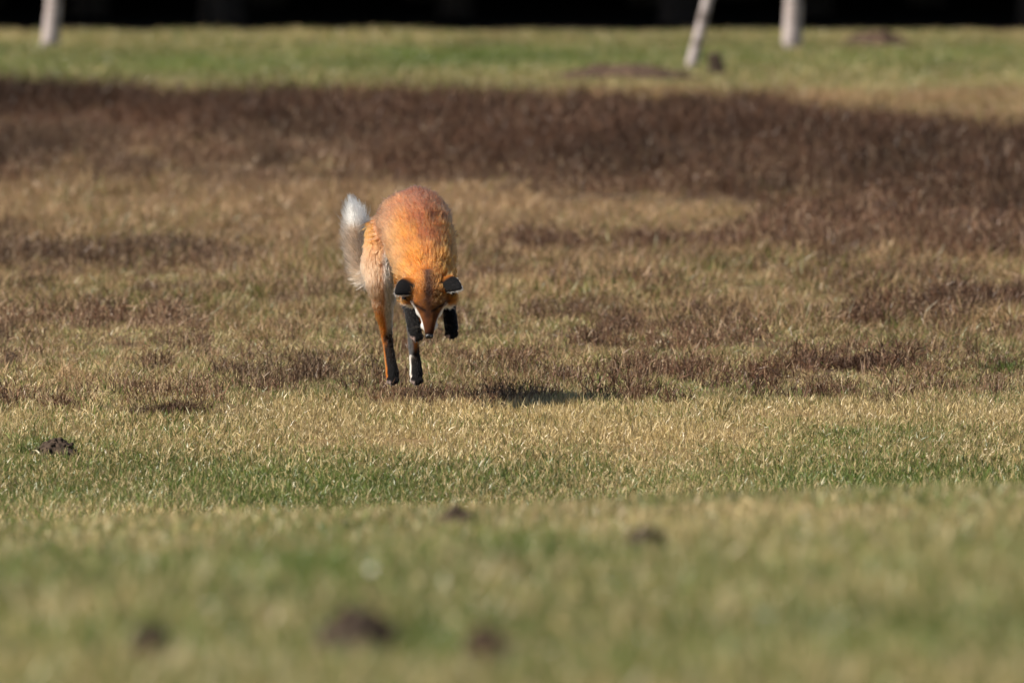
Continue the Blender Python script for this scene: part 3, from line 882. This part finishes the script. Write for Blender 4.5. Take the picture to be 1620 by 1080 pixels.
def coat(P, Nn, k):
    """colour of the coat and length of the hair at points of the skin"""
    reg = Creg[k]; t = Ct[k]; cid = Cid[k]
    s = (fd + P[:, 1]) / FPX
    px = FX0 + P[:, 0] / s; py = FY0 - P[:, 2] / s
    n1 = fbm(px / 9, py / 12, 71)
    col = np.tile(ORANGE, (len(P), 1)); ln = np.full(len(P), 0.026); lift = np.full(len(P), 0.24)
    # torso
    b = reg == BODY
    lat = (P[:, 0] - CP[k][:, 0]) / CR[k]
    c = lerp(ORANGE, RUSSET, np.clip(np.exp(-((lat - .1) / 0.5) ** 2) * 0.85 + 1.1 * (n1 - 0.5), 0, 1))
    c = lerp(c, RUSSET * 1.1 + 0.03, np.clip(sstep(0.42, 0.62, t) * 0.7, 0, 1) * (cid == 1))
    c = lerp(c, TAN, np.clip(sstep(0.5, 1.0, -lat) * 0.4 + sstep(0.6, 1.0, lat) * 0.15, 0, 1) * (1 - 0.3 * n1))  # left flank paler than the right: its sunlit highlight is in the colour
    c = lerp(c, ORANGE * np.array((1.12, 1.12, 1.0)), sstep(0.34, 0.16, t) * (cid == 1) * 0.5)
    c = lerp(c, PALE, sstep(-0.35, -0.75, Nn[:, 2]) * 0.8)
    c = lerp(c, DARK * 1.6, np.clip(np.exp(-((px - 678) / 12) ** 2) * sstep(412, 440, py) * 1.0 * (0.55 + n1), 0, 1) * (cid == 1))
    col[b] = c[b]
    ln[b] = (0.022 + 0.010 * sstep(0.0, 0.3, t))[b]
    ln[b & (cid == 2)] = 0.022
    # head
    h = reg == HEAD
    mid = np.exp(-((px - 679.5) / 10.0) ** 2)
    c = lerp(ORANGE * np.array((.40, .44, .55)), RUSSET * .50, np.clip(sstep(465, 505, py) * 0.8 + (n1 - 0.5), 0, 1))
    c = lerp(c, ORANGE * .9, sstep(0.72, 0.95, t + 0.25 * (n1 - .5)))
    c = lerp(c, DARK, np.clip(mid * (1.0 - 0.25 * sstep(485, 500, py)) + 0.5 * (n1 - .5), 0, 1))
    for sg in (-1, 1):                       # eye slits and brow shadow painted as dark hair, slanting to the nose
        q = np.abs((py - 478.5) - (-sg) * (px - (679.5 + sg * 17)) * 0.52)
        c = lerp(c, DARK * 0.2, np.exp(-(q / 2.6) ** 2) * (np.abs(px - (679.5 + sg * 17)) < 13) * 1.0)
    edgew = np.interp(py, [455, 470, 480, 490, 500, 510, 522], [42, 36, 28, 20.5, 15, 11.5, 9])
    low = np.abs(px - 680) / edgew
    c = lerp(c, WHITE, sstep(0.70, 0.86, low) * sstep(474, 482, py))
    c = lerp(c, WHITE, sstep(-0.1, -0.35, Nn[:, 2]) * sstep(0.1, -0.3, -Nn[:, 1]))
    c = lerp(c, BLACK * 2, sstep(517, 521, py) * sstep(0.9, 0.6, low) * 0.8)
    col[h] = c[h]
    ln[h] = np.interp(t, [0, .35, .6, .8, 1], [.0018, .0035, .006, .010, .014])[h]
    ln[h & (np.abs(px - 680) > 22) & (py > 455)] = 0.017
    lift[h] = np.where(t > .6, .22, .12)[h]
    # tail: grey tan, white tip
    q = reg == TAIL
    c = lerp(TAN * np.array((1.0, 1.1, 1.2)), GREY * 0.95, np.clip(0.45 + 1.4 * (n1 - 0.5) + 0.3 * sstep(-.2, .8, lat), 0, 1))
    c = lerp(c, WHITE, sstep(376, 362, py + 10 * (n1 - 0.5)) * (t > 0.5))
    col[q] = c[q]; ln[q] = np.interp(t, [0, .2, .5, .8, .93, 1], [.026, .036, .037, .036, .032, .028])[q]; lift[q] = np.interp(t, [0, .7, .85, 1], [.5, .5, .36, .12])[q]
    # hind legs: orange outside, pale inside, black front of the foot
    q = reg == HLEG
    side = np.where(P[:, 0] < 0.0, -1.0, 1.0) * 0 + np.where(np.isin(cid, [4]), -1.0, 1.0)
    o = lat * side                            # > 0 outside
    c = lerp(ORANGE * np.array((1, .95, .9)), PALE * np.where(cid == 5, 1.5, .8)[:, None], sstep(0.15, -0.35, o))  # pale inside of the left leg is dimmed to paint in its shade
    c = lerp(c, TAN * np.array((1.0, .98, .98)), sstep(0.42, 0.25, t) * sstep(365, 425, py) * sstep(0.1, -0.2, -o))
    blk = sstep(532, 552, py - np.where(cid == 5, 15, 0) + 34 * (n1 - .5) + 9 * Nn[:, 0]) * sstep(0.1, 0.5, Nn[:, 0] + 0.75 - Nn[:, 1] * 0.6)
    c = lerp(c, BLACK + np.array((.016, .007, .003)) * sstep(590, 545, py)[:, None], blk)
    c = lerp(c, np.array((.55, .42, .38)), sstep(606, 610, py) * sstep(0.0, -0.6, Nn[:, 0]) * 0.7)
    col[q] = c[q]; ln[q] = np.interp(t, [0, .2, .4, .55, .7, 1], [.024, .020, .014, .010, .006, .0045])[q]; lift[q] = 0.26
    # forelegs: black stockings
    q = reg == FLEG
    c = lerp(ORANGE * 0.8, BLACK, sstep(458, 478, py + 24 * (n1 - .5)))
    c = lerp(c, np.array((.55, .40, .36)), sstep(526, 531, py + 6 * (n1 - .5)) * sstep(0.0, -.5, Nn[:, 0]) * 0.75)
    col[q] = c[q]; ln[q] = np.interp(t, [0, .35, .6, 1], [.020, .011, .007, .005])[q]; lift[q] = 0.2
    # ears: black backs, white rims
    q = reg == EAR
    if q.any():
        e = [(np.abs(P - E['b']).sum(1)) for E in ears]
        w = np.argmin(np.stack(e), 0)
        bk = np.array([E['bk'] for E in ears])[w]; sd = np.array([E['sd'] for E in ears])[w]; ax = np.array([E['ax'] for E in ears])[w]; bb = np.array([E['b'] for E in ears])[w]
        inside = (Nn * bk).sum(1)
        along = ((P - bb) * ax).sum(1) / ears[0]['L']
        c = lerp(BLACK, WHITE * np.array((.66, .62, .56)), sstep(-0.15, -0.45, inside))
        c = lerp(ORANGE * 0.6, c, sstep(0.06, 0.26, along + 0.1 * (n1 - .5)))
        col[q] = c[q]; ln[q] = 0.0045; lift[q] = 0.25
        ln[q & (inside < -0.1)] = 0.010
    return np.clip(col, 0.002, 0.9), ln, lift

kb = classify(BV)
bc, bl, bf = coat(BV, BN, kb)
color_attr(body_me, 'coat', bc * 0.85)

def coat_mat():
    m, nt, out = new_mat('fox_skin')
    a = nt.nodes.new('ShaderNodeAttribute'); a.attribute_name = 'coat'
    b = nt.nodes.new('ShaderNodeBsdfPrincipled'); b.inputs['Roughness'].default_value = 0.85
    b.inputs['Specular IOR Level'].default_value = 0.1
    nt.links.new(a.outputs['Color'], b.inputs['Base Color'])
    nt.links.new(b.outputs[0], out.inputs[0])
    return m
def hair_mat():
    m, nt, out = new_mat('fox_hair')
    a = nt.nodes.new('ShaderNodeAttribute'); a.attribute_name = 'coat'
    h = nt.nodes.new('ShaderNodeBsdfHairPrincipled')
    h.model = 'CHIANG'; h.parametrization = 'COLOR'
    h.inputs['Roughness'].default_value = 0.42
    h.inputs['IOR'].default_value = 1.38
    h.inputs['Radial Roughness'].default_value = 0.6
    h.inputs['Random Roughness'].default_value = 0.3
    nt.links.new(a.outputs['Color'], h.inputs['Color'])
    nt.links.new(h.outputs[0], out.inputs[0])
    return m
body_me.materials.clear(); body_me.materials.append(coat_mat())
body = bpy.data.objects.new('body', body_me); COL.objects.link(body); body.parent = fox

# fur: hairs rooted all over the skin, laid along the body, tips drawn into locks
NH = 150000
e1 = BV[BT[:, 1]] - BV[BT[:, 0]]; e2 = BV[BT[:, 2]] - BV[BT[:, 0]]
area = np.linalg.norm(np.cross(e1, e2), axis=1) / 2
wgt = area * np.where(np.isin(Creg[kb[BT[:, 0]]], [HEAD, EAR, FLEG]), 1.8, 1.0)
tri = rng.choice(len(BT), NH, p=wgt / wgt.sum())
u = rng.random(NH); v = rng.random(NH); fl_ = u + v > 1; u[fl_] = 1 - u[fl_]; v[fl_] = 1 - v[fl_]
def bary(A):
    return A[BT[tri, 0]] * (1 - u - v)[:, None] + A[BT[tri, 1]] * u[:, None] + A[BT[tri, 2]] * v[:, None]
HP = bary(BV); HN = bary(BN); HN /= np.linalg.norm(HN, axis=1, keepdims=True)
hk = classify(HP)
hc_, hl_, hf_ = coat(HP, HN, hk)
flow = CT[hk].copy()
flow -= HN * (flow * HN).sum(1)[:, None]
flow += rng.normal(0, 0.05, flow.shape)
flow[:, 0] += 0.5 * (fbm(HP[:, 0] * 28, HP[:, 2] * 28 + HP[:, 1] * 15, 81) - 0.5)
flow[:, 2] += 0.5 * (fbm(HP[:, 0] * 28 + 9, HP[:, 2] * 28 + HP[:, 1] * 15, 82) - 0.5)
flow /= np.linalg.norm(flow, axis=1, keepdims=True) + 1e-6
hlen = hl_ * (0.65 + 0.6 * rng.random(NH)) * np.where(rng.random(NH) < 0.09, 1.5, 1.0)
NP_ = 5
H = np.zeros((NH, NP_, 3))
H[:, 0] = HP - HN * 0.0015
lean = hf_ * (0.8 + 0.5 * rng.random(NH))
for q in range(1, NP_):
    f = q / (NP_ - 1)
    lf = lean * (1.5 - 0.9 * f)
    dv = flow * (1 - lf)[:, None] + HN * lf[:, None] + np.array([0, 0, -0.10 * f]) + rng.normal(0, 0.07, (NH, 3))
    dv /= np.linalg.norm(dv, axis=1, keepdims=True)
    H[:, q] = H[:, q - 1] + dv * (hlen / (NP_ - 1))[:, None]
cent = rng.choice(NH, NH // 7, replace=False)
kd = kdtree.KDTree(len(cent))
for i, c in enumerate(cent):
    kd.insert(HP[c], i)
kd.balance()
near = np.array([kd.find(p)[1] for p in HP])
cc = cent[near]
clump = (0.5 + 0.3 * rng.random(NH)) * (hl_ > 0.008)
for q in range(1, NP_):
    f = (q / (NP_ - 1)) ** 1.3
    H[:, q] += (H[cc, q] - H[:, q]) * (clump * f)[:, None]
lock = 0.75 + 0.45 * rng.random(len(cent))
# streaks that run with the hair: fine across the body, long along it
rel = HP - CP[hk]
nx_ = np.cross(CT[hk], np.array([1.0, 0, 0])); nx_ /= np.linalg.norm(nx_, axis=1, keepdims=True) + 1e-6
ang = np.arctan2(rel[:, 0], (rel * nx_).sum(1)) * CR[hk]
alongm = Ct[hk] * np.array([0.2, 0.75, 0.4, 0.4, 0.5, 0.5, 0.3, 0.3, .07, .07])[Cid[hk]]
streak = 0.55 + 0.95 * (0.6 * fbm(ang * 210, alongm * 26 + Cid[hk] * 7, 91, 2) + 0.4 * fbm(ang * 420, alongm * 40, 92, 1))
hv = streak * (lock[near] * (0.8 + 0.3 * rng.random(NH)))
hcur = bpy.data.hair_curves.new('fur')
hcur.add_curves([NP_] * NH)
hcur.attributes['position'].data.foreach_set('vector', H.astype(np.float32).ravel())
ra = hcur.attributes.get('radius') or hcur.attributes.new('radius', 'FLOAT', 'POINT')
base_r = np.interp(hlen, [0.002, 0.01, 0.03], [0.00022, 0.00028, 0.00034])
rr = base_r[:, None] * np.array([1.0, 1.0, .9, .7, .25])[None]
ra.data.foreach_set('value', rr.astype(np.float32).ravel())
ca = hcur.attributes.new('coat', 'FLOAT_COLOR', 'POINT')
cols = np.ones((NH, NP_, 4), np.float32)
shade = np.ones(NP_)
cols[:, :, :3] = np.clip(hc_[:, None, :] * 0.92 * hv[:, None, None], 0.002, 0.92)
dorsal = (Cid[hk] <= 1) & (rng.random(NH) < 0.22)
cols[dorsal, 3:, :3] *= 0.4
tailm = (Creg[hk] == TAIL) & (hc_[:, 2] < 0.6) & (rng.random(NH) < 0.28)
cols[tailm, 3:, :3] *= 0.35
ca.data.foreach_set('color', cols.ravel())
hcur.materials.append(hair_mat())
fur = bpy.data.objects.new('fur', hcur); COL.objects.link(fur); fur.parent = fox

# nose, eyes, claws, whiskers
def gloss_mat(name, c, rough):
    m, nt, out = new_mat(name)
    b = nt.nodes.new('ShaderNodeBsdfPrincipled'); b.inputs['Roughness'].default_value = rough
    no = nt.nodes.new('ShaderNodeTexNoise'); no.inputs['Scale'].default_value = 900
    bp = nt.nodes.new('ShaderNodeBump'); bp.inputs['Strength'].default_value = 0.3; bp.inputs['Distance'].default_value = 0.0005
    nt.links.new(no.outputs[0], bp.inputs['Height']); nt.links.new(bp.outputs[0], b.inputs['Normal'])
    b.inputs['Base Color'].default_value = (*c, 1)
    nt.links.new(b.outputs[0], out.inputs[0])
    return m
def part_bm(name, bm, mat):
    for f in bm.faces: f.smooth = True
    me = bpy.data.meshes.new(name); bm.to_mesh(me); bm.free(); me.materials.append(mat)
    o = bpy.data.objects.new(name, me); COL.objects.link(o); o.parent = fox
    return o
bm = bmesh.new()
bmesh.ops.create_uvsphere(bm, u_segments=20, v_segments=12, radius=1, matrix=Matrix.Translation(Vector(L3(680, 524.0, -.266))) @ Matrix.Diagonal((.0115, .0085, .0075, 1)))
for sg in (-1, 1):
    bmesh.ops.create_uvsphere(bm, u_segments=10, v_segments=8, radius=1, matrix=Matrix.Translation(Vector(L3(680 + sg * 3.3, 525.2, -.269))) @ Matrix.Diagonal((.005, .006, .0058, 1)))
part_bm('nose', bm, gloss_mat('nose_black', (0.008, 0.007, 0.008), 0.45))
M_EYE = gloss_mat('eye_amber', (0.05, 0.022, 0.006), 0.08)
for sg in (-1, 1):
    bm = bmesh.new()
    bmesh.ops.create_uvsphere(bm, u_segments=16, v_segments=12, radius=.0075, matrix=Matrix.Translation(Vector(L3(679.5 + sg * 16.5, 479, -.2375 + .012))))
    part_bm('eye', bm, M_EYE)
M_CLAW = gloss_mat('claw_horn', (0.05, 0.04, 0.035), 0.4)
for q, t in toes:
    V = []; F = []
    e = np.array(q) + np.array([0, -.003, -.0075])
    tube(V, F, [e + (0, .002, .003), e + (0, -.002, -.002), e + (0, -.003, -.0065)], [.0016, .0013, .0005], 6)
    add_obj('claw', V, F, M_CLAW, fox)
for sg in (-1, 1):
    for k in range(6):
        a = L3(680 + sg * (8 + k % 3), 512 - k, -.252)
        dv = np.array([sg * (.6 + .2 * random.random()), -.15 + .3 * random.random(), -.25 + .45 * random.random()])
        V = []; F = []
        tube(V, F, [a, a + dv * .03, a + dv * .055 + np.array([0, 0, -.006])], [.00022, .00018, .00006], 4)
        add_obj('whisker', V, F, M_CLAW, fox)
